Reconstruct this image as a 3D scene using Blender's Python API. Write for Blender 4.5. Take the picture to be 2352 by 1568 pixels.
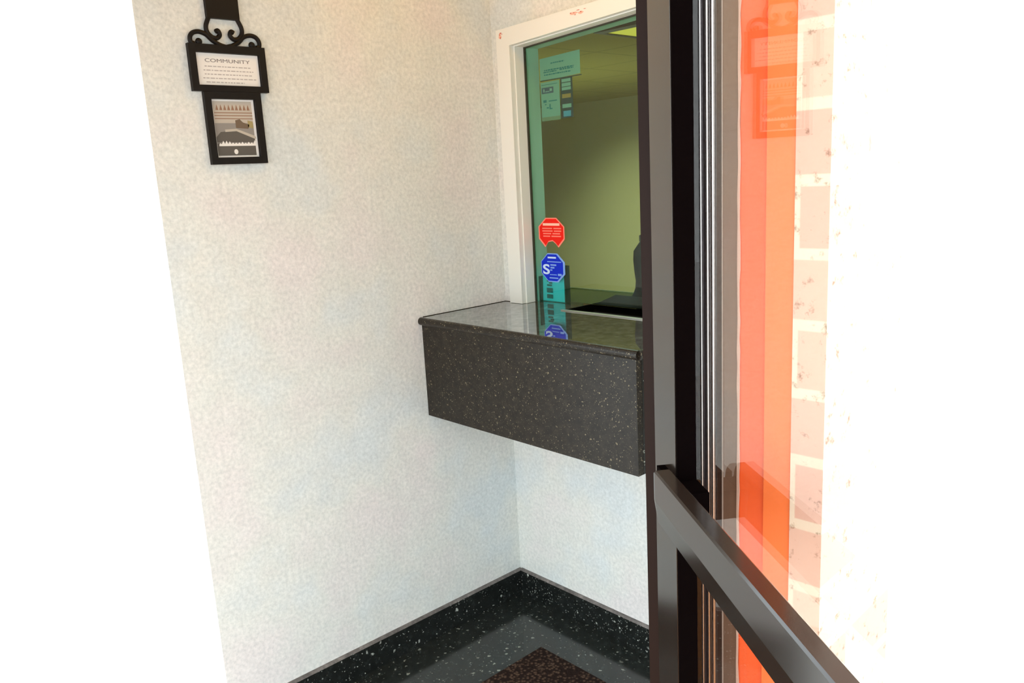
import bpy, bmesh, math, random
from mathutils import Vector, Matrix
random.seed(7)
D = bpy.data
for o in list(D.objects): D.objects.remove(o)
SC = bpy.context.scene
COL = SC.collection

# ------------------------------------------------------------ camera
cam = D.cameras.new('camera'); camo = D.objects.new('camera', cam); COL.objects.link(camo)
cam.sensor_width = 36; cam.lens = 1850.13/2352*36; cam.shift_x = -12/2352; cam.clip_start = .02
R = Vector((0.68372877, 0.72787798, -0.0520443)); U = Vector((-0.1119585, 0.1751077, 0.97816286)); F = Vector((-0.72109657, 0.66297129, -0.2012183))
CP = Vector((2.05936, -1.85036, 1.52))
m = Matrix((R, U, -F)).transposed().to_4x4(); m.translation = CP
camo.matrix_world = m
SC.camera = camo
# ------------------------------------------------------------ colour management
vs = SC.view_settings; vs.view_transform = 'Standard'; vs.look = 'None'; vs.gamma = 1; vs.use_curve_mapping = False
vs.exposure = 0.0
# ------------------------------------------------------------ overcast sky
w = D.worlds.new('overcast_sky'); SC.world = w; w.use_nodes = True
bg = w.node_tree.nodes['Background']; bg.inputs[0].default_value = (.84, .945, 1.0, 1); bg.inputs[1].default_value = 4.3

def area(name, loc, size, power, color, direction=(0, 0, -1), spread=180, size_y=None):
    l = D.lights.new(name, 'AREA'); l.energy = power; l.color = color; l.size = size; l.spread = math.radians(spread)
    if size_y: l.shape = 'RECTANGLE'; l.size_y = size_y
    o = D.objects.new(name, l); COL.objects.link(o); o.location = loc
    o.rotation_euler = Vector(direction).to_track_quat('-Z', 'Y').to_euler()
    return o
area('vestibule_warm_fill', (.55, -.5, 2.40), .25, 2.6, (1.0, .48, .02))  # unseen warm light, added to tan the upper walls
area('office_light_back', (-3.6, 4.35, 2.27), .35, 52, (1.0, .96, .82), (0, .25, -1), 112, 3.4).rotation_euler[2] += 0
area('office_light_front', (-.6, 1.3, 2.27), .6, 16, (1.0, .98, .85), (0, 0, -1), 150, 1.0)
area('office_ceiling_fill', (-2.6, 2.9, .9), 1.6, 15, (1.0, .97, .8), (0, 0, 1), 180)  # upward fill added to brighten the office ceiling; no fixture there

# ------------------------------------------------------------ helpers
def mat(name, col, rough=.5, metal=0, ior=1.5, spec=None):
    m = D.materials.new(name); m.use_nodes = True
    b = m.node_tree.nodes['Principled BSDF']
    b.inputs['Base Color'].default_value = (*col, 1); b.inputs['Roughness'].default_value = rough
    b.inputs['Metallic'].default_value = metal; b.inputs['IOR'].default_value = ior
    if spec is not None: b.inputs['Specular IOR Level'].default_value = spec
    return m
def N(m, t, **k):
    n = m.node_tree.nodes.new(t)
    for a, b in k.items(): setattr(n, a, b)
    return n
def L(m, a, b): m.node_tree.links.new(a, b)
def bsdf(m): return m.node_tree.nodes['Principled BSDF']
def coords(m, scale=(1, 1, 1)):
    g = N(m, 'ShaderNodeNewGeometry'); mp = N(m, 'ShaderNodeMapping'); mp.inputs['Scale'].default_value = scale
    L(m, g.outputs['Position'], mp.inputs['Vector']); return mp.outputs[0]
def noise(m, vec, scale, detail=4, rough=.5):
    n = N(m, 'ShaderNodeTexNoise'); n.inputs['Scale'].default_value = scale; n.inputs['Detail'].default_value = detail
    n.inputs['Roughness'].default_value = rough; L(m, vec, n.inputs['Vector']); return n.outputs['Fac']
def ramp(m, fac, stops):
    r = N(m, 'ShaderNodeValToRGB'); cr = r.color_ramp
    while len(cr.elements) < len(stops): cr.elements.new(.5)
    for e, (p, c) in zip(cr.elements, stops): e.position = p; e.color = (*c, 1)
    L(m, fac, r.inputs[0]); return r.outputs[0]
def mix(m, fac, a, b, mode='MIX'):
    x = N(m, 'ShaderNodeMix', data_type='RGBA', blend_type=mode)
    if isinstance(fac, (int, float)): x.inputs['Factor'].default_value = fac
    else: L(m, fac, x.inputs['Factor'])
    for s, v in ((6, a), (7, b)):
        if isinstance(v, tuple): x.inputs[s].default_value = (*v, 1)
        else: L(m, v, x.inputs[s])
    return x.outputs[2]
def bump(m, h, strength=.2, dist=.002):
    b = N(m, 'ShaderNodeBump'); b.inputs['Strength'].default_value = strength; b.inputs['Distance'].default_value = dist
    L(m, h, b.inputs['Height']); L(m, b.outputs[0], bsdf(m).inputs['Normal'])

def wall_mat():
    m = mat('mottled_wall_paint', (.8, .8, .78), .75, spec=.2)
    v = coords(m)
    fine = ramp(m, noise(m, v, 95, 6, .62), [(.30, (.67, .69, .685)), (.5, (.785, .80, .79)), (.70, (.89, .895, .885))])
    big = ramp(m, noise(m, v, 3.2, 3, .5), [(.35, (.90, .955, .975)), (.5, (.97, .975, .935)), (.66, (1.0, .945, .935))])
    mid = ramp(m, noise(m, v, 14, 3, .6), [(.38, (.955, .955, .955)), (.62, (1, 1, 1))])
    c = mix(m, 1.0, mix(m, 1.0, fine, big, 'MULTIPLY'), mid, 'MULTIPLY')
    L(m, c, bsdf(m).inputs['Base Color'])
    bump(m, noise(m, v, 130, 4, .6), .25, .0015)
    return m
def granite(name, base, fleck, amount, scale, rough, ior=1.5, big=0.0):
    m = mat(name, base, rough, ior=ior)
    v = coords(m)
    c = ramp(m, noise(m, v, 38, 5, .7), [(.3, tuple(x*.45 for x in base)), (.55, base), (.75, tuple(min(1, x*1.9) for x in base))])
    for sc, thr, col in ((scale, amount, fleck), (scale*.45, amount*.72, tuple(x*.75 for x in fleck)), (scale*1.8, amount*1.1, tuple(x*.45 for x in fleck))):
        d = noise(m, v, sc*.3, 2)
        vo = N(m, 'ShaderNodeTexVoronoi'); vo.inputs['Scale'].default_value = sc; vo.inputs['Randomness'].default_value = 1
        dv = N(m, 'ShaderNodeVectorMath', operation='ADD'); nz = N(m, 'ShaderNodeTexNoise'); nz.inputs['Scale'].default_value = sc*1.3; L(m, v, nz.inputs['Vector'])
        sv = N(m, 'ShaderNodeVectorMath', operation='SCALE'); sv.inputs['Scale'].default_value = 1.0/sc; L(m, nz.outputs['Color'], sv.inputs[0])
        L(m, v, dv.inputs[0]); L(m, sv.outputs[0], dv.inputs[1]); L(m, dv.outputs[0], vo.inputs['Vector'])
        sz = N(m, 'ShaderNodeSeparateColor'); L(m, vo.outputs['Color'], sz.inputs[0])
        p = N(m, 'ShaderNodeMath', operation='MULTIPLY'); L(m, sz.outputs[0], p.inputs[0]); p.inputs[1].default_value = thr
        lt = N(m, 'ShaderNodeMath', operation='SUBTRACT'); L(m, p.outputs[0], lt.inputs[0]); L(m, vo.outputs['Distance'], lt.inputs[1])
        k = N(m, 'ShaderNodeMath', operation='MULTIPLY', use_clamp=True); L(m, lt.outputs[0], k.inputs[0]); k.inputs[1].default_value = 7
        gate = N(m, 'ShaderNodeMath', operation='GREATER_THAN'); L(m, sz.outputs[1], gate.inputs[0]); gate.inputs[1].default_value = .62
        kk = N(m, 'ShaderNodeMath', operation='MULTIPLY'); L(m, k.outputs[0], kk.inputs[0]); L(m, gate.outputs[0], kk.inputs[1])
        c = mix(m, kk.outputs[0], c, col)
    L(m, c, bsdf(m).inputs['Base Color'])
    return m
def pane_mat(name, tint, r0=.04):
    m = D.materials.new(name); m.use_nodes = True; nt = m.node_tree
    for n in list(nt.nodes): nt.nodes.remove(n)
    out = N(m, 'ShaderNodeOutputMaterial'); tr = N(m, 'ShaderNodeBsdfTransparent'); gl = N(m, 'ShaderNodeBsdfGlossy'); mx = N(m, 'ShaderNodeMixShader')
    tr.inputs[0].default_value = (*tint, 1); gl.inputs['Roughness'].default_value = 0; gl.inputs[0].default_value = (1, 1, 1, 1)
    lw = N(m, 'ShaderNodeLayerWeight'); lw.inputs[0].default_value = .5
    pw = N(m, 'ShaderNodeMath', operation='POWER'); L(m, lw.outputs['Facing'], pw.inputs[0]); pw.inputs[1].default_value = 5
    ml = N(m, 'ShaderNodeMath', operation='MULTIPLY_ADD'); L(m, pw.outputs[0], ml.inputs[0]); ml.inputs[1].default_value = 1-r0; ml.inputs[2].default_value = r0
    L(m, ml.outputs[0], mx.inputs[0]); L(m, tr.outputs[0], mx.inputs[1]); L(m, gl.outputs[0], mx.inputs[2]); L(m, mx.outputs[0], out.inputs[0])
    return m

M = {}
M['wall'] = wall_mat()
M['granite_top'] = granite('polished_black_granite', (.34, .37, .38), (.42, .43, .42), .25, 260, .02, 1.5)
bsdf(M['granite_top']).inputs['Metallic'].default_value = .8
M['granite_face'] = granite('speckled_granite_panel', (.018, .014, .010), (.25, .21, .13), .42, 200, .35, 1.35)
M['granite_base'] = granite('white_flecked_black_granite', (.012, .014, .013), (.55, .58, .52), .38, 90, .12, 1.45)
M['granite_edge'] = granite('granite_edge_baked_light', (.16, .14, .13), (.30, .28, .25), .30, 160, .35)  # lighter base colour imitates light caught on the bevel
M['floor'] = granite('polished_floor_granite', (.020, .024, .022), (.26, .28, .24), .36, 60, .12, 1.5)
M['trim'] = mat('white_gloss_paint', (.84, .85, .80), .35)
M['channel'] = mat('dark_glazing_channel', (.035, .035, .02), .5)
M['bronze'] = mat('dark_bronze_aluminium', (.018, .012, .009), .14, ior=1.62)
M['bronze_matt'] = mat('dark_bronze_frame', (.014, .006, .004), .6, spec=.12)
M['rubber'] = mat('black_glazing_rubber', (.002, .001, .001), .95, spec=.02)
M['black_iron'] = mat('black_wrought_iron', (.006, .004, .003), .55, spec=.25)
M['black_plastic'] = mat('black_plastic', (.002, .002, .002), .7, spec=.08)
M['steel'] = mat('brushed_steel', (.62, .62, .56), .3, 1)
M['silver'] = mat('bright_aluminium', (.78, .76, .75), .22, 1)
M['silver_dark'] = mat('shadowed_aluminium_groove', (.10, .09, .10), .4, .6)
M['paper'] = mat('white_paper', (.86, .84, .81), .7)
M['ink'] = mat('grey_ink', (.22, .20, .20), .7)
M['ink_light'] = mat('faint_grey_ink', (.48, .45, .44), .7)
M['ink_dark'] = mat('dark_ink', (.03, .035, .04), .7)
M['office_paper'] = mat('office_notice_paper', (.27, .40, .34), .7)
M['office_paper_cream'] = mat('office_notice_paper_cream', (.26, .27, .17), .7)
M['office_grey'] = mat('notice_grey_blue', (.09, .10, .16), .7)
M['office_orange'] = mat('notice_orange', (.45, .22, .05), .7)
M['office_blue'] = mat('notice_blue', (.10, .32, .50), .7)
M['office_wall'] = mat('office_wall_paint', (.62, .53, .235), .8)
M['white_reveal'] = mat('white_inner_reveal', (.70, .90, .84), .6)
M['red'] = mat('red_vinyl', (.86, .012, .004), .5, spec=.2)
M['pink'] = mat('pale_red_vinyl', (1.0, .24, .17), .4)
M['red_white'] = mat('printed_white_on_red', (1.0, .55, .42), .4)
M['blue'] = mat('blue_vinyl', (.003, .025, .60), .5, spec=.2)
M['pale_blue'] = mat('pale_blue_vinyl', (.22, .40, .85), .4)
M['blue_white'] = mat('printed_white_on_blue', (.62, .78, 1.0), .4)
M['teal_paper'] = mat('teal_leaflet_paper', (.06, .80, 1.0), .6)
M['teal_ink'] = mat('dark_teal_ink', (.01, .16, .19), .6)
M['holder_edge'] = mat('dark_green_acrylic_edge', (.01, .06, .04), .2)
M['orange'] = mat('orange_exterior_paint', (.92, .125, .022), .6)
M['orange2'] = mat('orange_paint_light_baked', (.92, .20, .04), .6)  # same orange paint; lighter look through the glass put into the colour
M['taupe'] = mat('taupe_painted_post', (.17, .095, .058), .6)
M['taupe_dark'] = mat('dark_brown_channel', (.06, .028, .016), .6)
M['taupe_light'] = mat('pale_bead', (.42, .34, .28), .6)
M['caulk'] = mat('pale_caulk', (.60, .42, .33), .8)
M['pavement'] = mat('pale_concrete_pavement', (.80, .79, .77), .9)
M['photo_grey'] = mat('picture_dark_grey', (.105, .092, .080), .5)
M['photo_mid'] = mat('picture_mid_grey', (.28, .26, .24), .5)
M['photo_sky'] = mat('picture_pale_sky', (.52, .47, .40), .5)
M['photo_brown'] = mat('picture_brown', (.16, .11, .07), .5)
M['photo_olive'] = mat('picture_olive', (.36, .29, .12), .5)
M['photo_line'] = mat('picture_brown_line', (.30, .17, .11), .5)
M['mark'] = mat('red_brown_scuff', (.55, .10, .06), .8)
M['mark_pink'] = mat('pink_scuff', (.85, .48, .38), .8)
M['laminate'] = mat('pale_olive_laminate', (.14, .15, .03), .9, spec=.08)
M['laminate_dark'] = mat('olive_back_ledge', (.22, .24, .06), .5)
M['canopy'] = mat('added_canopy_tan', (.40, .25, .09), .85)
M['tan_ceiling'] = mat('tan_ceiling_paint', (.50, .34, .14), .85)
M['dark_mullion'] = mat('black_light_frame', (.02, .02, .01), .5)
def emis(name, col, s):
    m = mat(name, col, .5); b = bsdf(m); b.inputs['Emission Color'].default_value = (*col, 1); b.inputs['Emission Strength'].default_value = s; return m
M['diffuser'] = emis('light_diffuser', (1.0, .80, .06), .50)
M['warm_lamp'] = emis('warm_lamp_glass', (1.0, .75, .45), 1.5)
M['green_glass'] = pane_mat('green_tinted_glass', (.77, .925, .86))
M['door_glass'] = pane_mat('clear_door_glass', (.96, .93, .91), .045)
def ceiling_mat():
    m = mat('ceiling_tiles', (.42, .33, .08), .9, spec=.1)
    v = coords(m)
    sep = N(m, 'ShaderNodeSeparateXYZ'); L(m, v, sep.inputs[0]); res = []
    for i, per in ((0, .61), (1, .61)):
        a = N(m, 'ShaderNodeMath', operation='ADD'); L(m, sep.outputs[i], a.inputs[0]); a.inputs[1].default_value = 50*per + (.470 if i == 0 else .01)
        f = N(m, 'ShaderNodeMath', operation='MODULO'); L(m, a.outputs[0], f.inputs[0]); f.inputs[1].default_value = per
        c = N(m, 'ShaderNodeMath', operation='LESS_THAN'); L(m, f.outputs[0], c.inputs[0]); c.inputs[1].default_value = .022; res.append(c.outputs[0])
    mx = N(m, 'ShaderNodeMath', operation='MAXIMUM'); L(m, res[0], mx.inputs[0]); L(m, res[1], mx.inputs[1])
    L(m, mix(m, mx.outputs[0], (.42, .33, .075), (.33, .26, .06)), bsdf(m).inputs['Base Color']); return m
M['tiles'] = ceiling_mat()
def brick_mat():
    m = mat('pale_brick', (.6, .5, .4), .85, spec=.1)
    tc = N(m, 'ShaderNodeTexCoord'); v = tc.outputs['Object']
    b = N(m, 'ShaderNodeTexBrick'); b.inputs['Scale'].default_value = 1; b.inputs['Brick Width'].default_value = .20; b.inputs['Row Height'].default_value = .075
    b.inputs['Mortar Size'].default_value = .007; b.inputs['Mortar Smooth'].default_value = .3
    b.inputs['Color1'].default_value = (.70, .46, .37, 1); b.inputs['Color2'].default_value = (.74, .56, .44, 1); b.inputs['Mortar'].default_value = (.78, .70, .56, 1)
    sp = N(m, 'ShaderNodeSeparateXYZ'); cb = N(m, 'ShaderNodeCombineXYZ'); L(m, v, sp.inputs[0]); L(m, sp.outputs[0], cb.inputs[0]); L(m, sp.outputs[2], cb.inputs[1]); L(m, cb.outputs[0], b.inputs['Vector'])
    n = ramp(m, noise(m, v, 60, 4, .7), [(.30, (.45, .38, .33)), (.42, (1, 1, 1))])
    L(m, mix(m, 1, b.outputs['Color'], n, 'MULTIPLY'), bsdf(m).inputs['Base Color']); return m
M['brick'] = brick_mat()
def terracotta_mat():
    m = mat('added_terracotta_tiles', (.72, .27, .12), .8, spec=.2)
    v = coords(m); b = N(m, 'ShaderNodeTexBrick'); b.inputs['Scale'].default_value = 1; b.offset = 0; b.inputs['Brick Width'].default_value = .3; b.inputs['Row Height'].default_value = .3
    b.inputs['Mortar Size'].default_value = .006; b.inputs['Color1'].default_value = (.44, .17, .045, 1); b.inputs['Color2'].default_value = (.40, .15, .04, 1); b.inputs['Mortar'].default_value = (.32, .19, .10, 1)
    L(m, v, b.inputs['Vector']); L(m, b.outputs['Color'], bsdf(m).inputs['Base Color']); return m
M['terracotta'] = terracotta_mat()
def mat_mat():
    m = mat('brown_ribbed_carpet', (.05, .03, .02), .95, spec=.1)
    v = coords(m)
    vo = N(m, 'ShaderNodeTexVoronoi'); vo.inputs['Scale'].default_value = 95; L(m, v, vo.inputs['Vector'])
    c = ramp(m, vo.outputs['Distance'], [(.15, (.10, .062, .042)), (.55, (.018, .010, .008))])
    L(m, c, bsdf(m).inputs['Base Color']); bump(m, vo.outputs['Distance'], .6, -.004); return m
M['mat'] = mat_mat()

def link(name, me, m, parent=None):
    me.materials.append(m); o = D.objects.new(name, me); COL.objects.link(o)
    if parent: o.parent = parent; o.matrix_parent_inverse = parent_inv(parent)
    return o
def world_of(p): return world_of(p.parent) @ p.matrix_parent_inverse @ p.matrix_basis if p.parent else p.matrix_basis.copy()
def parent_inv(p): return world_of(p).inverted()
def tomesh(name, bm, bevel=0, seg=2):
    if bevel:
        bmesh.ops.bevel(bm, geom=[e for e in bm.edges if len(e.link_faces) == 2 and e.calc_face_angle(0) > .5], offset=bevel, segments=seg, affect='EDGES', profile=.5)
    bmesh.ops.recalc_face_normals(bm, faces=bm.faces)
    me = D.meshes.new(name); bm.to_mesh(me); bm.free(); return me
def addbox(bm, a, b, mtx=None):
    a = Vector(a); b = Vector(b); vs_ = []
    for x in (a.x, b.x):
        for y in (a.y, b.y):
            for z in (a.z, b.z):
                p = Vector((x, y, z)); vs_.append(bm.verts.new(mtx @ p if mtx else p))
    for f in ((0, 1, 3, 2), (4, 6, 7, 5), (0, 4, 5, 1), (2, 3, 7, 6), (0, 2, 6, 4), (1, 5, 7, 3)): bm.faces.new([vs_[i] for i in f])
def boxes(name, lst, m, parent=None, bevel=0, mtx=None, seg=2):
    bm = bmesh.new()
    for a, b in lst: addbox(bm, a, b, mtx)
    return link(name, tomesh(name, bm, bevel, seg), m, parent)
def addprism(bm, pts, ext):
    """pts: list of 3d points (planar), ext: extrude vector"""
    ext = Vector(ext); a = [bm.verts.new(Vector(p)) for p in pts]; b = [bm.verts.new(Vector(p)+ext) for p in pts]
    bm.faces.new(a); bm.faces.new(list(reversed(b))); n = len(pts)
    for i in range(n): bm.faces.new((a[i], b[i], b[(i+1) % n], a[(i+1) % n]))
def prism(name, pts, ext, m, parent=None, bevel=0):
    bm = bmesh.new(); addprism(bm, pts, ext); return link(name, tomesh(name, bm, bevel), m, parent)
def tag(o, label=None, cat=None, group=None, kind=None):
    for k, v in (('label', label), ('category', cat), ('group', group), ('kind', kind)):
        if v: o[k] = v
    return o
def empty(name, loc): o = D.objects.new(name, None); o.location = loc; COL.objects.link(o); return o
def struct(o): o['kind'] = 'structure'; return o
def smooth_path(pts, n=8):
    out = []; P = [pts[0]] + pts + [pts[-1]]
    for i in range(1, len(P)-2):
        for k in range(n):
            t = k/n; a, b, c, d = (Vector(P[i-1]), Vector(P[i]), Vector(P[i+1]), Vector(P[i+2]))
            out.append(.5*((2*b)+(-a+c)*t+(2*a-5*b+4*c-d)*t*t+(-a+3*b-3*c+d)*t**3))
    out.append(Vector(pts[-1])); return out
def addtube(bm, pts, r, seg=10):
    """tube in the wall plane x = const"""
    rings = []; n = len(pts)
    for i, p in enumerate(pts):
        t = (pts[min(i+1, n-1)]-pts[max(i-1, 0)]).normalized(); s = Vector((1, 0, 0)); q = t.cross(s)
        rings.append([bm.verts.new(p + (s*math.cos(2*math.pi*k/seg)+q*math.sin(2*math.pi*k/seg))*r) for k in range(seg)])
    for a, b in zip(rings, rings[1:]):
        for k in range(seg): bm.faces.new((a[k], a[(k+1) % seg], b[(k+1) % seg], b[k]))
    bm.faces.new(rings[0]); bm.faces.new(list(reversed(rings[-1])))
def addball(bm, c, r, sx=1): bmesh.ops.create_uvsphere(bm, u_segments=16, v_segments=10, radius=r, matrix=Matrix.Translation(c) @ Matrix.Diagonal((sx, 1, 1, 1)))
def lathe(name, prof, loc, m, parent=None, seg=28):
    bm = bmesh.new(); rings = []
    for r, z in prof: rings.append([bm.verts.new((loc[0]+r*math.cos(2*math.pi*k/seg), loc[1]+r*math.sin(2*math.pi*k/seg), loc[2]+z)) for k in range(seg)])
    for a, b in zip(rings, rings[1:]):
        for k in range(seg): bm.faces.new((a[k], a[(k+1) % seg], b[(k+1) % seg], b[k]))
    bm.faces.new(rings[0]); bm.faces.new(rings[-1])
    me = tomesh(name, bm)
    for p in me.polygons: p.use_smooth = len(p.vertices) == 4
    return link(name, me, m, parent)
def text(name, s, origin, right, up, width, height, m, parent=None, bold=0, depth=.0004):
    cu = D.curves.new(name, 'FONT'); cu.body = s; cu.size = 1; cu.extrude = .01; cu.offset = bold
    t = D.objects.new(name, cu); COL.objects.link(t); bpy.context.view_layer.update()
    me = D.meshes.new_from_object(t.evaluated_get(bpy.context.evaluated_depsgraph_get()))
    D.objects.remove(t); D.curves.remove(cu)
    xs = [v.co.x for v in me.vertices]; ys = [v.co.y for v in me.vertices]
    x0, x1, y0, y1 = min(xs), max(xs), min(ys), max(ys); right = Vector(right); up = Vector(up); nn = right.cross(up)
    for v in me.vertices:
        c = v.co.copy(); v.co = Vector(origin)+right*((c.x-x0)/(x1-x0)*width)+up*((c.y-y0)/(y1-y0)*height)+nn*(c.z/.01*depth/2+depth/2)
    me.materials.clear(); return link(name, me, m, parent)

# ------------------------------------------------------------ key dimensions
ZC = 1.097; ZT = ZC-.024; CD = .369; XL = .862; BH = .0935
WX0, WX1, WZ1 = .104, .82, 1.924
ZV, ZO = 2.45, 2.30
def zh(x): return 1.9235+.050*(x-.104)
def zq(x): return 1.9765+.030*(x-.044)
nd = Vector((math.cos(.945), math.sin(.945), 0)); td = Vector((-nd.y, nd.x, 0)); dd = .00654
def dp(u, off, z): return nd*(dd-off)+td*u+Vector((0, 0, z))
H = Vector((1.4838, -1.06427, 0)); e = Vector((.9993, .03754, 0)).normalized(); fn = Vector((e.y, -e.x, 0))
def fp(s, off, z): return H+e*s+fn*off+Vector((0, 0, z))
FM = Matrix((( e.x, fn.x, 0, H.x), (e.y, fn.y, 0, H.y), (0, 0, 1, 0), (0, 0, 0, 1)))   # (s, off, z) -> world
DM = Matrix(((td.x, -nd.x, 0, nd.x*dd), (td.y, -nd.y, 0, nd.y*dd), (0, 0, 1, 0), (0, 0, 0, 1)))  # (u, off, z) -> world

# ------------------------------------------------------------ shell
YE = -1.12
struct(boxes('wall_left', [((-.12, YE, 0), (0, .10, ZV+.05))], M['wall']))
struct(boxes('wall_back', [((0, 0, 0), (WX0, .10, ZV+.05)), ((WX1, 0, 0), (1.02, .10, ZV+.05)), ((WX0, 0, 0), (WX1, .10, ZT-.001)), ((WX0, 0, zh(WX1)+.002), (WX1, .10, ZV+.05))], M['wall']))
# right wall hidden behind the open door
wc = bmesh.new(); addprism(wc, [(1.02, 0, 0), (1.02, .10, 0), (1.10, .10, 0), (1.50, -.94, 0), (1.42, -.96, 0)], (0, 0, ZV+.05))
struct(link('wall_right', tomesh('wall_right', wc), M['wall']))
fl = bmesh.new(); addprism(fl, [(0, YE, -.05), (0, 0, -.05), (1.02, 0, -.05), (1.42, -.96, -.05), (1.46, -1.06, -.05), (1.44, -1.12, -.05)], (0, 0, .05))
struct(link('floor', tomesh('floor', fl), M['floor']))
cl = bmesh.new(); addprism(cl, [(0, YE, ZV), (0, 0, ZV), (1.02, 0, ZV), (1.42, -.96, ZV), (1.44, -1.06, ZV)], (0, 0, .05))
struct(link('ceiling', tomesh('ceiling', cl), M['tan_ceiling']))
struct(boxes('pavement', [((-14, -12, -.09), (14, 16, -.055))], M['pavement']))

ap = bmesh.new(); addprism(ap, [(.02, -1.30, -.054), (4.5, -1.30, -.054), (4.5, -7.5, -.054), (.02, -7.5, -.054)], (0, 0, .012)); struct(link('added_warm_paving', tomesh('added_warm_paving', ap), M['terracotta']))  # unseen paving, added for warm bounce and orange reflections in the metal
struct(boxes('added_shade_canopy', [((-1.60, .004, 2.14), (.18, 3.0, 2.24))], M['canopy'], None, 0, FM))  # unseen canopy, added to keep sky light off the upper walls

# baseboards: polished flecked face and top edge with caught light painted in
bb = boxes('baseboard_left', [((0, YE, 0), (.011, 0, BH-.004))], M['granite_base']); struct(bb)
prism('top_edge', [(0, YE, BH-.004), (.011, YE, BH-.004), (.007, YE, BH+.002), (0, YE, BH+.003)], (0, -YE-.004, 0), M['granite_edge'], bb)
bb2 = boxes('baseboard_back', [((.0115, -.011, 0), (1.02, 0, BH-.004))], M['granite_base']); struct(bb2)
prism('top_edge', [(.008, 0, BH-.004), (.008, -.011, BH-.004), (.008, -.007, BH+.002), (.008, 0, BH+.003)], (1.01, 0, 0), M['granite_edge'], bb2)

# ------------------------------------------------------------ service window in the back wall
win = empty('window_1', (.46, 0, ZC)); struct(win)
C0, C1, CZ = WX0-.060, WX1+.060, WZ1+.056
cs = bmesh.new()
addprism(cs, [(C0, -.02, ZC+.001), (WX0, -.02, ZC+.001), (WX0, -.02, zh(WX0)), (C0, -.02, zq(C0))], (0, .019, 0))
addprism(cs, [(C1, -.02, ZC+.001), (WX1, -.02, ZC+.001), (WX1, -.02, zh(WX1)), (C1, -.02, zq(C1))], (0, .019, 0))
addprism(cs, [(C0, -.02, zq(C0)), (WX0, -.02, zh(WX0)), (WX1, -.02, zh(WX1)), (C1, -.02, zq(C1))], (0, .019, 0))
link('window_casing', tomesh('window_casing', cs, .0015, 1), M['trim'], win)
def ring(name, inl, top_in, top_out, y0, y1, m, zb=ZC+.001, outl=.012):
    bm = bmesh.new()
    addprism(bm, [(WX0-outl, y0, zb), (WX0+inl, y0, zb), (WX0+inl, y0, zh(WX0)-top_in), (WX0-outl, y0, zh(WX0)+top_out)], (0, y1-y0, 0))
    addprism(bm, [(WX1+outl, y0, zb), (WX1-inl, y0, zb), (WX1-inl, y0, zh(WX1)-top_in), (WX1+outl, y0, zh(WX1)+top_out)], (0, y1-y0, 0))
    addprism(bm, [(WX0-outl, y0, zh(WX0)+top_out), (WX0+inl, y0, zh(WX0)-top_in), (WX1-inl, y0, zh(WX1)-top_in), (WX1+outl, y0, zh(WX1)+top_out)], (0, y1-y0, 0))
    return link(name, tomesh(name, bm), m, win)
ring('jamb_liner', .004, .003, .012, -.001, .037, M['trim'])
ring('glazing_channel', .009, .007, .012, .0375, .0435, M['channel'])
prism('pane', [(WX0+.001, .0437, ZC+.001), (.3175, .0437, ZC+.001), (.3175, .0437, ZC+.010), (.6655, .0437, ZC+.010), (.6655, .0437, ZC+.001), (WX1-.001, .0437, ZC+.001), (WX1-.001, .0437, zh(WX1)-.001), (WX0+.001, .0437, zh(WX0)-.001)], (0, .006, 0), M['green_glass'], win)
ring('inner_reveal', .003, .003, .008, .0505, .105, M['white_reveal'])
# scuffs on the casing
sc = bmesh.new()
def blob(bm, cx, cz, rx, rz, y=-.0203, n=9):
    pts = [(cx+rx*math.cos(2*math.pi*k/n)*random.uniform(.6, 1.1), y, cz+rz*math.sin(2*math.pi*k/n)*random.uniform(.6, 1.1)) for k in range(n)]
    addprism(bm, pts, (0, -.0004, 0))
for cx, cz, rx, rz in ((.067, 1.9655, .006, .002), (.0615, 1.961, .002, .003), (.066, 1.951, .002, .004), (.0735, 1.962, .0015, .002),
                       (.372, 1.979-.006, .004, .0018), (.385, 1.976-.004, .003, .0012), (.402, 1.977, .007, .0011), (.412, 1.971, .004, .002), (.427, 1.9765, .006, .0008), (.39, 1.966, .004, .001)):
    blob(sc, cx, cz, rx, rz)
link('scuff_marks', tomesh('scuff_marks', sc), M['mark'], win)
sc = bmesh.new()
for cx, cz, rx, rz in ((.064, 1.957, .008, .009), (.385, 1.971, .018, .004), (.41, 1.969, .012, .004)): blob(sc, cx, cz, rx, rz, -.0201, 12)
link('pink_scuffs', tomesh('pink_scuffs', sc), M['mark_pink'], win)

# ------------------------------------------------------------ granite counter
ct = empty('granite_counter', (.43, 0, ZT))
TX0, TX1, TY0, TY1 = .318, .665, -.040, .099
sl = bmesh.new()
xs = (.001, TX0, TX1, XL+.012); ys = (-CD, TY0, TY1)
def slab_cell(x0, x1, y0, y1): addbox(sl, (x0, y0, ZT), (x1, y1, ZC))
YB = -.0008
# the slab is one outline with an opening for the tray
out = [(xs[0], -CD+.008), (xs[0]+.001, -CD), (xs[3]-.008, -CD), (xs[3], -CD+.008), (xs[3], YB), (WX1, YB), (WX1, TY1), (TX1, TY1), (TX1, TY0), (TX0, TY0), (TX0, TY1), (WX0, TY1), (WX0, YB), (xs[0], YB)]
addprism(sl, [(x, y, ZT) for x, y in out], (0, 0, ZC-ZT))
slab = link('countertop_slab', tomesh('countertop_slab', sl), M['granite_top'], ct)
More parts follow.
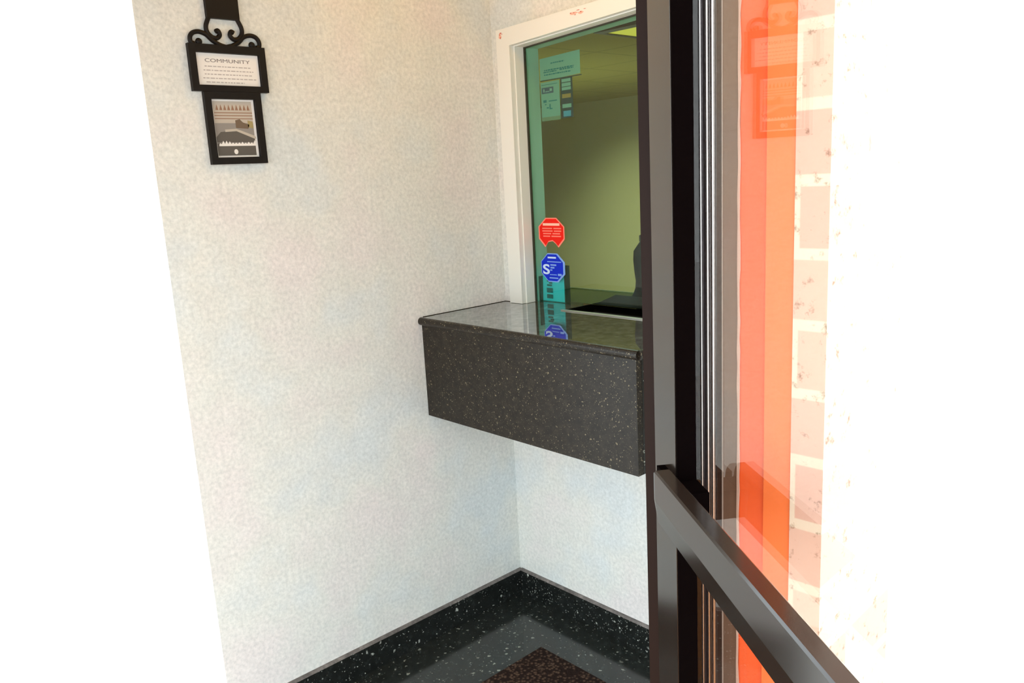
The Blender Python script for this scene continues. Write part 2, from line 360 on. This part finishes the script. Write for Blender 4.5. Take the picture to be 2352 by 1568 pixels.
# rounded nosing along the front and the end
ns = bmesh.new()
def nose(p0, p1, outw):
    prof = []
    for k in range(9):
        a = -math.pi/2+math.pi*k/8; prof.append((math.cos(a)*.011, (ZC+ZT)/2+math.sin(a)*.0122))
    prof = [(-.002, ZT-.0002)]+prof+[(-.002, ZC+.0002)]
    p0 = Vector(p0); p1 = Vector(p1); addprism(ns, [p0+Vector(outw)*r+Vector((0, 0, z)) for r, z in prof], p1-p0)
nose((-.0-.0+.002, -CD, 0), (XL+.012, -CD, 0), (0, -1, 0)); nose((XL+.012, -CD, 0), (XL+.012, -.003, 0), (1, 0, 0))
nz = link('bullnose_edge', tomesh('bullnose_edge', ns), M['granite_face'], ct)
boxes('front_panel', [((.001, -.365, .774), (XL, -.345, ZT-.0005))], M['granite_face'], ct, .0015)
boxes('end_panel', [((XL-.02, -.344, .774), (XL, -.001, ZT-.0005))], M['granite_base'], ct, .0015)
boxes('underside_board', [((.001, -.344, .79), (XL-.021, -.001, .80))], M['granite_base'], ct)
boxes('wall_joint_line', [((.001, -CD+.01, ZC), (.0035, YB-.002, ZC+.0012)), ((.0035, YB-.0035, ZC), (C0, YB-.001, ZC+.0012))], M['rubber'], ct)
tag(ct, 'dark speckled granite counter with polished top, boxed in below the service window', 'counter')

# stainless and black transaction tray let into the counter
tr = empty('transaction_tray', ((TX0+TX1)/2, .08, ZC))
tb = bmesh.new(); prof = []
for k in range(13):
    a = k/12; prof.append((TY0+.004+(.205-TY0)*a, ZC-.002-.019*math.sin(math.pi*a)))
pts = [(TX0+.003, y, z) for y, z in prof]+[(TX0+.003, y, z-.002) for y, z in reversed(prof)]
addprism(tb, pts, (TX1-TX0-.006, 0, 0)); link('tray_bowl', tomesh('tray_bowl', tb), M['black_plastic'], tr)
boxes('tray_lip', [((TX0-.008, TY0-.009, ZC+.0004), (TX1+.006, TY0+.002, ZC+.0032))], M['steel'], tr, .0008)
for a_, b_ in ((TX0, TX0+.003), (TX1-.003, TX1)): boxes('tray_side', [((a_, TY0+.002, ZC-.02), (b_, .21, ZC+.002))], M['black_plastic'], tr)
tp = bmesh.new(); addprism(tp, [(TX0+.004, .10, ZC+.001), (TX0+.004, .205, ZC+.001), (TX0+.004, .215, ZC+.014), (TX0+.004, .205, ZC+.016), (TX0+.004, .13, ZC+.004)], (TX1-TX0-.008, 0, 0))
link('tray_hood', tomesh('tray_hood', tp, .0008, 1), M['black_plastic'], tr)
tag(tr, 'black transaction tray with a pale metal lip passing under the service window glass', 'tray')

# worktop on the office side with its raised back ledge
wt = bmesh.new(); wout = [(WX0-.02, .108), (TX0-.001, .108), (TX0-.001, .217), (TX1+.001, .217), (TX1+.001, .108), (.90, .108), (.90, .35), (-.02, .35), (-.02, .108)]
addprism(wt, [(x, y, ZC-.035) for x, y in wout], (0, 0, .032))
wk = link('office_worktop', tomesh('office_worktop', wt), M['laminate'])
boxes('back_ledge', [((-.02, .34, ZC-.003), (.89, .35, ZC+.002))], M['laminate_dark'], wk, .001)
boxes('support_panel', [((-.02, .32, 0), (.89, .34, ZC-.036))], M['laminate_dark'], wk)
tag(wk, 'olive office worktop behind the glass of the service window', 'worktop')

# ------------------------------------------------------------ things at the window
# red octagonal sticker with a torn notch
def octo(cx, cz, rx, rz, y):
    return [(cx+rx*math.cos(math.pi/8+k*math.pi/4)/math.cos(math.pi/8), y, cz+rz*math.sin(math.pi/8+k*math.pi/4)/math.cos(math.pi/8)) for k in range(8)]
YG = .0436
def redshape(cx, cz, rx, rz, y):
    o = octo(cx, cz, rx, rz, y)  # k=0..7 counter-clockwise from right upper
    low = [(cx-.030*rx/.058, y, cz-rz*.97), (cx-.016*rx/.058, y, cz-rz*.62), (cx+.004, y, cz-rz*.55), (cx+.018*rx/.058, y, cz-rz*.72), (cx+.030*rx/.058, y, cz-rz*.97)]
    return o[0:5]+low+o[7:8] if False else [o[7], o[0], o[1], o[2], o[3], o[4]]+low
rc = empty('red_sticker', (.193, YG, 1.331))
prism('sticker_rim', redshape(.193, 1.331, .059, .049, YG), (0, -.0004, 0), M['pink'], rc)
prism('sticker_face', redshape(.193, 1.332, .054, .0445, YG-.0004), (0, -.0003, 0), M['red'], rc)
y_ = YG-.0008
boxes('heading_band', [((.155, y_, 1.3545), (.231, y_+.0001, 1.3625))], M['red_white'], rc)
ln = []
for i, (a, b, g) in enumerate(((.152, .238, .20), (.152, .238, .202), (.155, .232, .195), (.155, .236, .19))):
    z = 1.3455-i*.0085; ln += [((a, y_, z-.0018), (g-.003, y_+.0001, z+.0018)), ((g+.003, y_, z-.0018), (b, y_+.0001, z+.0018))]
boxes('printed_lines', ln, M['pink'], rc)
tag(rc, 'red octagonal sticker with a torn lower edge on the window glass', 'sticker')
bc = empty('blue_sticker', (.1925, YG, 1.216))
prism('sticker_rim', octo(.1935, 1.2165, .0545, .0475, YG), (0, -.0004, 0), M['pale_blue'], bc)
prism('sticker_face', octo(.1905, 1.2165, .0490, .0440, YG-.0004), (0, -.0003, 0), M['blue'], bc)
text('letter', 'S', (.1475, YG-.0007, 1.1935), (1, 0, 0), (0, 0, 1), .031, .034, M['blue_white'], bc, .025)
boxes('heading_band', [((.171, y_, 1.247), (.209, y_+.0001, 1.2525))], M['blue_white'], bc)
boxes('printed_lines', [((.168, y_, 1.2345), (.232, y_+.0001, 1.2375)), ((.182, y_, 1.223), (.209, y_+.0001, 1.228)), ((.182, y_, 1.214), (.200, y_+.0001, 1.219)), ((.180, y_, 1.2065), (.190, y_+.0001, 1.2105)),
    ((.178, y_, 1.192), (.210, y_+.0001, 1.1945)), ((.215, y_, 1.1905), (.232, y_+.0001, 1.1975)), ((.176, y_, 1.1805), (.216, y_+.0001, 1.1845))], M['pale_blue'], bc)
tag(bc, 'blue octagonal sticker with a white letter S on the window glass', 'sticker')
# notices taped inside the glass
YI = .0503
def rect(x0, x1, z0, z1, y, dz=0): return [(x0, y, z0), (x1, y, z0+dz), (x1, y, z1+dz), (x0, y, z1)]
n1 = prism('paper_notice', rect(.166, .338, 1.8085, 1.877, YI, .006), (0, .0004, 0), M['office_paper'])
bm_ = bmesh.new()
for a, b, z in ((.214, .272, 1.859), (.185, .312, 1.8395), (.182, .240, 1.834), (.252, .310, 1.835), (.184, .300, 1.826)):
    x = a
    while x < b:
        w_ = random.uniform(.004, .013); addbox(bm_, (x, YI-.0003, z-.0016), (min(b, x+w_), YI-.0001, z+.0016+random.uniform(0, .001))); x += w_+.0022
link('printed_lines', tomesh('printed_lines', bm_), M['teal_ink'], n1)
boxes('dark_bottom_edge', [((.166, YI-.0003, 1.8085), (.343, YI+.0004, 1.8115))], M['ink_dark'], n1)
tag(n1, 'wide pale paper notice with a short heading taped highest inside the window glass', 'notice')
n2 = prism('card_notice', rect(.166, .2485, 1.686, 1.8045, YI, .001), (0, .0004, 0), M['office_paper'])
boxes('cream_strip', [((.168, YI-.0003, 1.6865), (.247, YI-.0001, 1.698))], M['office_paper_cream'], n2)
boxes('grey_panel', [((.170, YI-.0003, 1.770), (.222, YI-.0001, 1.7885))], M['office_grey'], n2)
boxes('panel_mark', [((.178, YI-.0006, 1.7745), (.183, YI-.0004, 1.784)), ((.186, YI-.0006, 1.7745), (.204, YI-.0004, 1.777)), ((.206, YI-.0006, 1.776), (.216, YI-.0004, 1.784))], M['office_paper'], n2)
boxes('printed_lines', [((.200, YI-.0003, 1.7445), (.236, YI-.0001, 1.7475)), ((.176, YI-.0003, 1.7425), (.190, YI-.0001, 1.7505)), ((.182, YI-.0003, 1.735), (.189, YI-.0001, 1.738)), ((.202, YI-.0003, 1.721), (.207, YI-.0001, 1.737)), ((.190, YI-.0003, 1.724), (.199, YI-.0001, 1.728)), ((.207, YI-.0003, 1.721), (.215, YI-.0001, 1.724)), ((.169, YI-.0003, 1.796), (.240, YI-.0001, 1.7975))], M['teal_ink'], n2)
tag(n2, 'pale card notice with a grey-blue panel inside the glass, below the wide paper notice', 'notice')
n3 = prism('decal_strip', rect(.2525, .304, 1.688, 1.8085, YI, .001), (0, .0004, 0), M['ink_dark'])
for a_, b_ in ((1.796, 1.8055), (1.783, 1.7935), (1.772, 1.781), (1.719, 1.7305)): boxes('white_decal', [((.2585, YI-.0003, a_), (.2965, YI-.0001, b_))], M['office_paper'], n3)
boxes('orange_decal', [((.2585, YI-.0003, 1.7485), (.2955, YI-.0001, 1.7605))], M['office_orange'], n3)
boxes('blue_decal', [((.262, YI-.0003, 1.693), (.294, YI-.0001, 1.710))], M['office_blue'], n3)
tag(n3, 'narrow dark strip of small coloured decals inside the glass, right of the card notice', 'decal')
# leaflet holder behind the glass
lh = empty('leaflet_holder', (.17, .085, ZC))
prism('leaflet', [(.114, .070, ZC+.002), (.226, .070, ZC+.002), (.226, .074, ZC+.118), (.114, .074, ZC+.118)], (0, .002, 0), M['teal_paper'], lh)
boxes('holder_back', [((.111, .079, ZC+.001), (.231, .082, ZC+.124))], M['holder_edge'], lh, .0008)
boxes('holder_side', [((.2275, .058, ZC+.001), (.2315, .079, ZC+.122))], M['holder_edge'], lh)
boxes('holder_side', [((.1085, .058, ZC+.001), (.1115, .079, ZC+.085))], M['holder_edge'], lh)
boxes('holder_base', [((.1115, .058, ZC+.0005), (.2275, .079, ZC+.0018))], M['holder_edge'], lh)
gl = bmesh.new()
for z0, z1, a, b in ((.010, .024, .134, .162), (.030, .046, .134, .162), (.052, .058, .136, .158), (.060, .066, .146, .160), (.067, .072, .136, .158)): addbox(gl, (a, .0690, ZC+z0), (b, .0698, ZC+z1))
link('leaflet_print', tomesh('leaflet_print', gl), M['teal_ink'], lh)
tag(lh, 'teal leaflet in a dark-edged acrylic holder behind the window glass, beneath the blue sticker', 'holder')
# dark pump bottle on the worktop
bt = empty('dark_bottle', (.378, .29, ZC-.0025))
lathe('bottle_body', [(.046, 0), (.046, .004), (.038, .016), (.031, .035), (.029, .06), (.033, .09), (.036, .13), (.034, .16), (.020, .18), (.013, .19)], (.378, .29, ZC-.0025), M['black_plastic'], bt)
lathe('bottle_cap', [(.013, .1902), (.015, .192), (.015, .21), (.008, .214)], (.378, .29, ZC-.0025), M['dark_mullion'], bt)
tag(bt, 'dark flared bottle on the office worktop at the right edge of the window view', 'bottle')

# ------------------------------------------------------------ office behind the glass
struct(boxes('wall_office_back', [((-5.5, 5.3, 0), (-1.2, 5.4, ZO+.1))], M['office_wall']))
struct(boxes('wall_office_left', [((-5.5, .95, 0), (-5.4, 5.3, ZO+.1))], M['office_wall']))
wf = bmesh.new(); addprism(wf, [(-.121, .02, 0), (-.121, .10, 0), (-5.4, .95, 0), (-5.5, .87, 0)], (0, 0, ZO+.1)); struct(link('wall_office_front', tomesh('wall_office_front', wf), M['office_wall']))
wr = bmesh.new(); addprism(wr, [(1.02, .101, 0), (1.12, .101, 0), (-1.1, 5.4, 0), (-1.2, 5.3, 0)], (0, 0, ZO+.1)); struct(link('wall_office_right', tomesh('wall_office_right', wr), M['office_wall']))
of = bmesh.new(); addprism(of, [(-.121, .101, -.05), (1.02, .101, -.05), (-1.2, 5.3, -.05), (-5.4, 5.3, -.05), (-5.4, .95, -.05)], (0, 0, .05)); struct(link('floor_office', tomesh('floor_office', of), M['laminate']))
oc = bmesh.new(); addprism(oc, [(-.121, .101, ZO), (1.02, .101, ZO), (-1.2, 5.3, ZO), (-5.4, 5.3, ZO), (-5.4, .95, ZO)], (0, 0, .06)); struct(link('ceiling_office', tomesh('ceiling_office', oc), M['tiles']))
cf = empty('ceiling_light', (-.78, 2.43, ZO))
boxes('light_frame', [((-1.10, 1.76, ZO-.022), (-.46, 1.83, ZO-.001)), ((-1.10, 3.03, ZO-.022), (-.46, 3.06, ZO-.001)), ((-1.10, 1.83, ZO-.022), (-1.085, 3.03, ZO-.001)), ((-.475, 1.83, ZO-.022), (-.46, 3.03, ZO-.001))], M['dark_mullion'], cf)
boxes('diffuser', [((-1.085, 1.83, ZO-.014), (-.475, 3.03, ZO-.002))], M['diffuser'], cf)
tag(cf, 'rectangular office ceiling light with a black frame, seen at the top of the window', 'ceiling light')
vl = empty('added_vestibule_lamp', (.55, -.5, ZV))  # fixture added out of view around the warm fill
lathe('lamp_base', [(.15, -.004), (.15, -.001)], (.55, -.5, ZV), M['trim'], vl)
lathe('lamp_glass', [(.06, -.040), (.10, -.034), (.13, -.02), (.14, -.005)], (.55, -.5, ZV), M['warm_lamp'], vl)
tag(vl, 'unseen round warm lamp added on the tan ceiling of the entry', 'ceiling lamp')

# ------------------------------------------------------------ hanging notice on the left wall
hs = empty('hanging_notice', (0, -.905, 1.78)); YM = -.907
X0 = .001
br = bmesh.new()
addprism(br, [(X0, YM-.042, 1.942), (X0, YM+.042, 1.942), (X0, YM+.043, 2.20), (X0, YM-.043, 2.20)], (.012, 0, 0))
S1 = [(-.907, 1.8755), (-.8899, 1.8801), (-.8725, 1.8897), (-.8581, 1.9023), (-.841, 1.9078), (-.8259, 1.9046), (-.8176, 1.8945), (-.8179, 1.8826), (-.8257, 1.8790)]
S2 = [(-.8700, 1.944), (-.8612, 1.9243), (-.8619, 1.9095), (-.8715, 1.8982), (-.8846, 1.8952), (-.8935, 1.9035), (-.8900, 1.9135), (-.8835, 1.9110)]
for sgn in (1, -1):
    f = lambda y: y if sgn == 1 else 2*YM-y
    for S in (S1, S2): addtube(br, smooth_path([Vector((.008, f(y), z)) for y, z in S]), .0056)
    addball(br, (.008, f(-.838), 1.8845), .0085, .7);
me = tomesh('iron_scroll', br); link('iron_scroll', me, M['black_iron'], hs)
def frame(name, y0, y1, z0, z1, wl, wr_, wt_, wb, dep=.014):
    bm = bmesh.new(); o = [(y0, z0), (y1, z0), (y1, z1), (y0, z1)]; i = [(y0+wl, z0+wb), (y1-wr_, z0+wb), (y1-wr_, z1-wt_), (y0+wl, z1-wt_)]
    for k in range(4):
        j = (k+1) % 4; addprism(bm, [(X0, *o[k]), (X0, *o[j]), (X0, *i[j]), (X0, *i[k])], (dep, 0, 0))
    return link(name, tomesh(name, bm, .001, 1), M['black_iron'], hs)
a0, a1 = 2*YM+.807, -.807
frame('upper_frame', a0, a1, 1.7665, 1.8790, .017, .017, .0195, .0150)
pp = boxes('notice_sheet', [((X0, a0+.018, 1.782), (X0+.005, a1-.018, 1.859))], M['paper'], hs)
XT = X0+.0052
text('notice_heading', 'COMMUNITY', (XT, -.966, 1.8375), (0, 1, 0), (0, 0, 1), .118, .0085, M['ink'], pp, .0)
gl = bmesh.new()
for i, (a, b) in enumerate(((-.968, -.848), (-.972, -.841), (-.970, -.846), (-.975, -.833), (-.968, -.868))):
    z = 1.8275-i*.0095; y = a
    while y < b:
        w_ = random.uniform(.004, .012); addbox(gl, (XT-.0001, y, z-.0013), (XT+.0001, min(b, y+w_), z+.0012)); y += w_+.0025
link('notice_lines', tomesh('notice_lines', gl), M['ink_light'], pp)
b0, b1 = 2*YM+.832, -.832
frame('lower_frame', b0, b1, 1.5875, 1.7660, .017, .017, .0170, .0170)
pc = boxes('picture_sheet', [((X0, b0+.018, 1.6045), (X0+.004, b1-.018, 1.7485))], M['paper'], hs)
XP = X0+.0042
def yz(pts, x): return [(x, y, z) for y, z in pts]
p0, p1 = b0+.022, b1-.025
boxes('picture_sky', [((XP-.0002, p0, 1.690), (XP, p1, 1.744))], M['photo_sky'], pc)
boxes('picture_water', [((XP-.0002, p0, 1.609), (XP, p1, 1.640))], M['photo_grey'], pc)
boxes('picture_middle', [((XP-.0002, p0, 1.640), (XP, p1, 1.690))], M['photo_mid'], pc)
gl = bmesh.new()
for k in range(9): 
    y = p0+.010+k*(p1-p0-.02)/8.; addprism(gl, yz([(y-.004, 1.722), (y+.004, 1.722), (y, 1.736)], XP), (.0002, 0, 0))
for z in (1.7155, 1.7085, 1.701): addbox(gl, (XP, p0+.002, z-.0011), (XP+.0002, p1, z+.0011))
link('picture_lines', tomesh('picture_lines', gl), M['photo_line'], pc)
prism('picture_hill', yz([(p0, 1.642), (p1, 1.642), (p1, 1.652), (p1-.02, 1.664), (p1-.05, 1.672), (p1-.09, 1.668), (p0, 1.655)], XP), (.0003, 0, 0), M['photo_grey'], pc)
prism('picture_trees', yz([(-.905, 1.678), (-.872, 1.676), (-.868, 1.686), (-.885, 1.692), (-.893, 1.700), (-.905, 1.697)], XP), (.0003, 0, 0), M['photo_brown'], pc)
prism('picture_meadow', yz([(-.872, 1.680), (p1-.001, 1.677), (p1-.001, 1.694), (-.872, 1.697)], XP), (.0003, 0, 0), M['photo_olive'], pc)
pk = [(-.955, 1.637)]
for k in range(12): pk += [(-.950+k*.0085-.002, 1.6375+random.uniform(.002, .010)), (-.950+k*.0085+.002, 1.638)]
prism('picture_rooftops', yz(pk+[(-.852, 1.633), (-.955, 1.633)], XP+.0004), (.0002, 0, 0), M['paper'], pc)
prism('picture_seal', yz([(-.912+.0055*math.cos(k*math.pi/6), 1.6185+.0065*math.sin(k*math.pi/6)) for k in range(12)], XP+.0002), (.0002, 0, 0), M['paper'], pc)
prism('picture_road', yz([(-.935, 1.674), (-.905, 1.676), (-.856, 1.658), (-.853, 1.651), (-.858, 1.651), (-.905, 1.670), (-.935, 1.668)], XP+.0004), (.0002, 0, 0), M['photo_sky'], pc)
tag(hs, 'two black framed notices hanging from a black iron scroll on the left wall', 'framed notice')

# ------------------------------------------------------------ floor mat
mt = boxes('floor_mat', [((.325, -1.02, .0005), (.98, -.222, .010))], M['mat'], None, .002)
tag(mt, 'dark brown ribbed entrance mat on the granite floor', 'mat')

# ------------------------------------------------------------ open glass door
dr = empty('door_1', dp(-1.65, 0, 0)); struct(dr)
UH, UF = -1.826, -2.736
DZ0, DZ1 = .01, 2.08
SW = .079
boxes('hinge_stile', [((UH-SW, -.0045, DZ0), (UH, .025, DZ1))], M['bronze'], dr, .0012, DM)
boxes('free_stile', [((UF, -.0045, DZ0), (UF+.05, .025, DZ1))], M['bronze'], dr, .0012, DM)
boxes('top_rail', [((UF+.05, -.0045, DZ1-.06), (UH-SW, .025, DZ1))], M['bronze'], dr, .0012, DM)
boxes('bottom_rail', [((UF+.05, -.0045, DZ0), (UH-SW, .025, .12))], M['bronze'], dr, .0012, DM)
boxes('glazing_gasket', [((UH-SW-.0025, -.0040, .12), (UH-SW-.0002, .0238, DZ1-.06))], M['rubber'], dr, 0, DM)
boxes('glass_pane', [((UF+.0505, -.0040, .1205), (UH-SW-.0028, .0012, DZ1-.0605))], M['door_glass'], dr, 0, DM)
# push bar: chamfered flat tube standing off the leaf
def push_bar():
    bm = bmesh.new(); z1 = 1.1885; z0 = z1-.062; o0, o1 = .035, .055
    prof = [(o0, z0+.004), (o0+.003, z0), (o1-.0035, z0), (o1, z0+.026), (o1, z1-.002), (o1-.002, z1), (o0+.003, z1), (o0, z1-.003)]
    ub = UH-SW-.004
    rings = []
    # rounded nose at the hinge end, then the straight run to the free edge
    for du, k in ((.0, .45), (-.0025, .72), (-.007, .92), (-.013, 1.0), (UF+.03-ub, 1.0)):
        c = ((o0+o1)/2, (z0+z1)/2-.004)
        rings.append([bm.verts.new(dp(ub+du, o if k == 1 else o-(1-k)*.012*(o > c[0]), c[1]+(z-c[1])*k)) for o, z in prof])
    n = len(prof)
    for a, b in zip(rings, rings[1:]):
        for q in range(n): bm.faces.new((a[q], a[(q+1) % n], b[(q+1) % n], b[q]))
    bm.faces.new(rings[0]); bm.faces.new(rings[-1])
    return link('push_bar', tomesh('push_bar', bm), M['bronze'], dr)
pb = push_bar()
for ua, ub_ in ((UH-.038, UH-SW), (UF+.006, UF+.046)):
    bk = bmesh.new(); addprism(bk, [dp(ua, .0252, 1.120), dp(ub_, .0252, 1.120), dp(ub_, .0252, 1.172), dp(ua, .0252, 1.172)], -nd*.0095)
    link('bar_mount', tomesh('bar_mount', bk), M['rubber'], pb)
bk = bmesh.new(); addprism(bk, [dp(UH-SW-.006, .0014, 1.135), dp(UH-SW-.045, .0014, 1.135), dp(UH-SW-.045, .0014, 1.168), dp(UH-SW-.006, .0014, 1.168)], -nd*.033)
link('bar_bracket', tomesh('bar_bracket', bk), M['rubber'], pb)

# ------------------------------------------------------------ door frame and exterior wall seen through the glass
fr = empty('trim_1', fp(.02, 0, 0)); struct(fr)
boxes('frame_jamb', [((-.0455, -.11, 0), (-.027, -.0005, 2.12))], M['bronze_matt'], fr, .0006, FM)
boxes('frame_stop', [((-.0268, -.11, 0), (.0185, -.060, 2.12))], M['bronze_matt'], fr, .0006, FM)
boxes('frame_head', [((-1.43, -.11, 2.122), (.0185, -.0005, 2.17))], M['bronze_matt'], fr, .001, FM)
fl_ = bmesh.new()
for s, wd, dpn in ((.0290, .0100, .004), (.0380, .0032, .0030), (.0462, .0046, .0035), (.0533, .0066, .0045), (.0594, .0014, .0035)):
    pts = []
    for k in range(9):
        a = math.pi*k/8; pts.append(fp(s-wd/2*math.cos(a)*1.0, -.004+dpn*math.sin(a), 0))
    addprism(fl_, pts, (0, 0, 2.17))
ff = link('fluted_strip', tomesh('fluted_strip', fl_), M['silver'], fr)
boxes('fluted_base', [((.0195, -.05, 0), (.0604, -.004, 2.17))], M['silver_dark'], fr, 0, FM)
tp2 = boxes('trim_2', [((.0687, -.05, 0), (.0892, .002, 2.17))], M['taupe'], None, .001, FM); struct(tp2)
boxes('dark_channel', [((.0606, -.05, 0), (.0686, .001, 2.17))], M['taupe_dark'], tp2, 0, FM)
boxes('bead', [((.0683, .0022, 0), (.0694, .0035, 2.17))], M['taupe_light'], tp2, 0, FM)
ck = bmesh.new(); za = 0; pl = []; pr = []
while za < 2.15:
    pl.append((.0882+random.uniform(-.0006, .0005), za)); pr.append((.0906+random.uniform(-.0006, .0009), za)); za += random.uniform(.012, .035)
addprism(ck, [fp(s, .0024, z) for s, z in pl+list(reversed(pr))], fn*.0012)
link('caulk_line', tomesh('caulk_line', ck), M['caulk'], tp2)
og = boxes('trim_3', [((.0894, -.05, 0), (.1221, .0005, 2.17))], M['orange'], None, .001, FM); struct(og)
boxes('raised_board', [((.1222, -.05, 0), (.1549, .004, 2.17))], M['orange2'], og, .001, FM)
bkm = bmesh.new(); addbox(bkm, (0, -.20, -.05), (.0370, .006, 2.9))
bw = link('wall_front_brick', tomesh('wall_front_brick', bkm), M['brick']); bw.matrix_world = FM @ Matrix.Translation((.1552, 0, 0)); struct(bw)
struct(boxes('wall_front_header', [((-1.484, -.11, 2.171), (.1549, -.001, 2.9))], M['wall'], None, 0, FM))
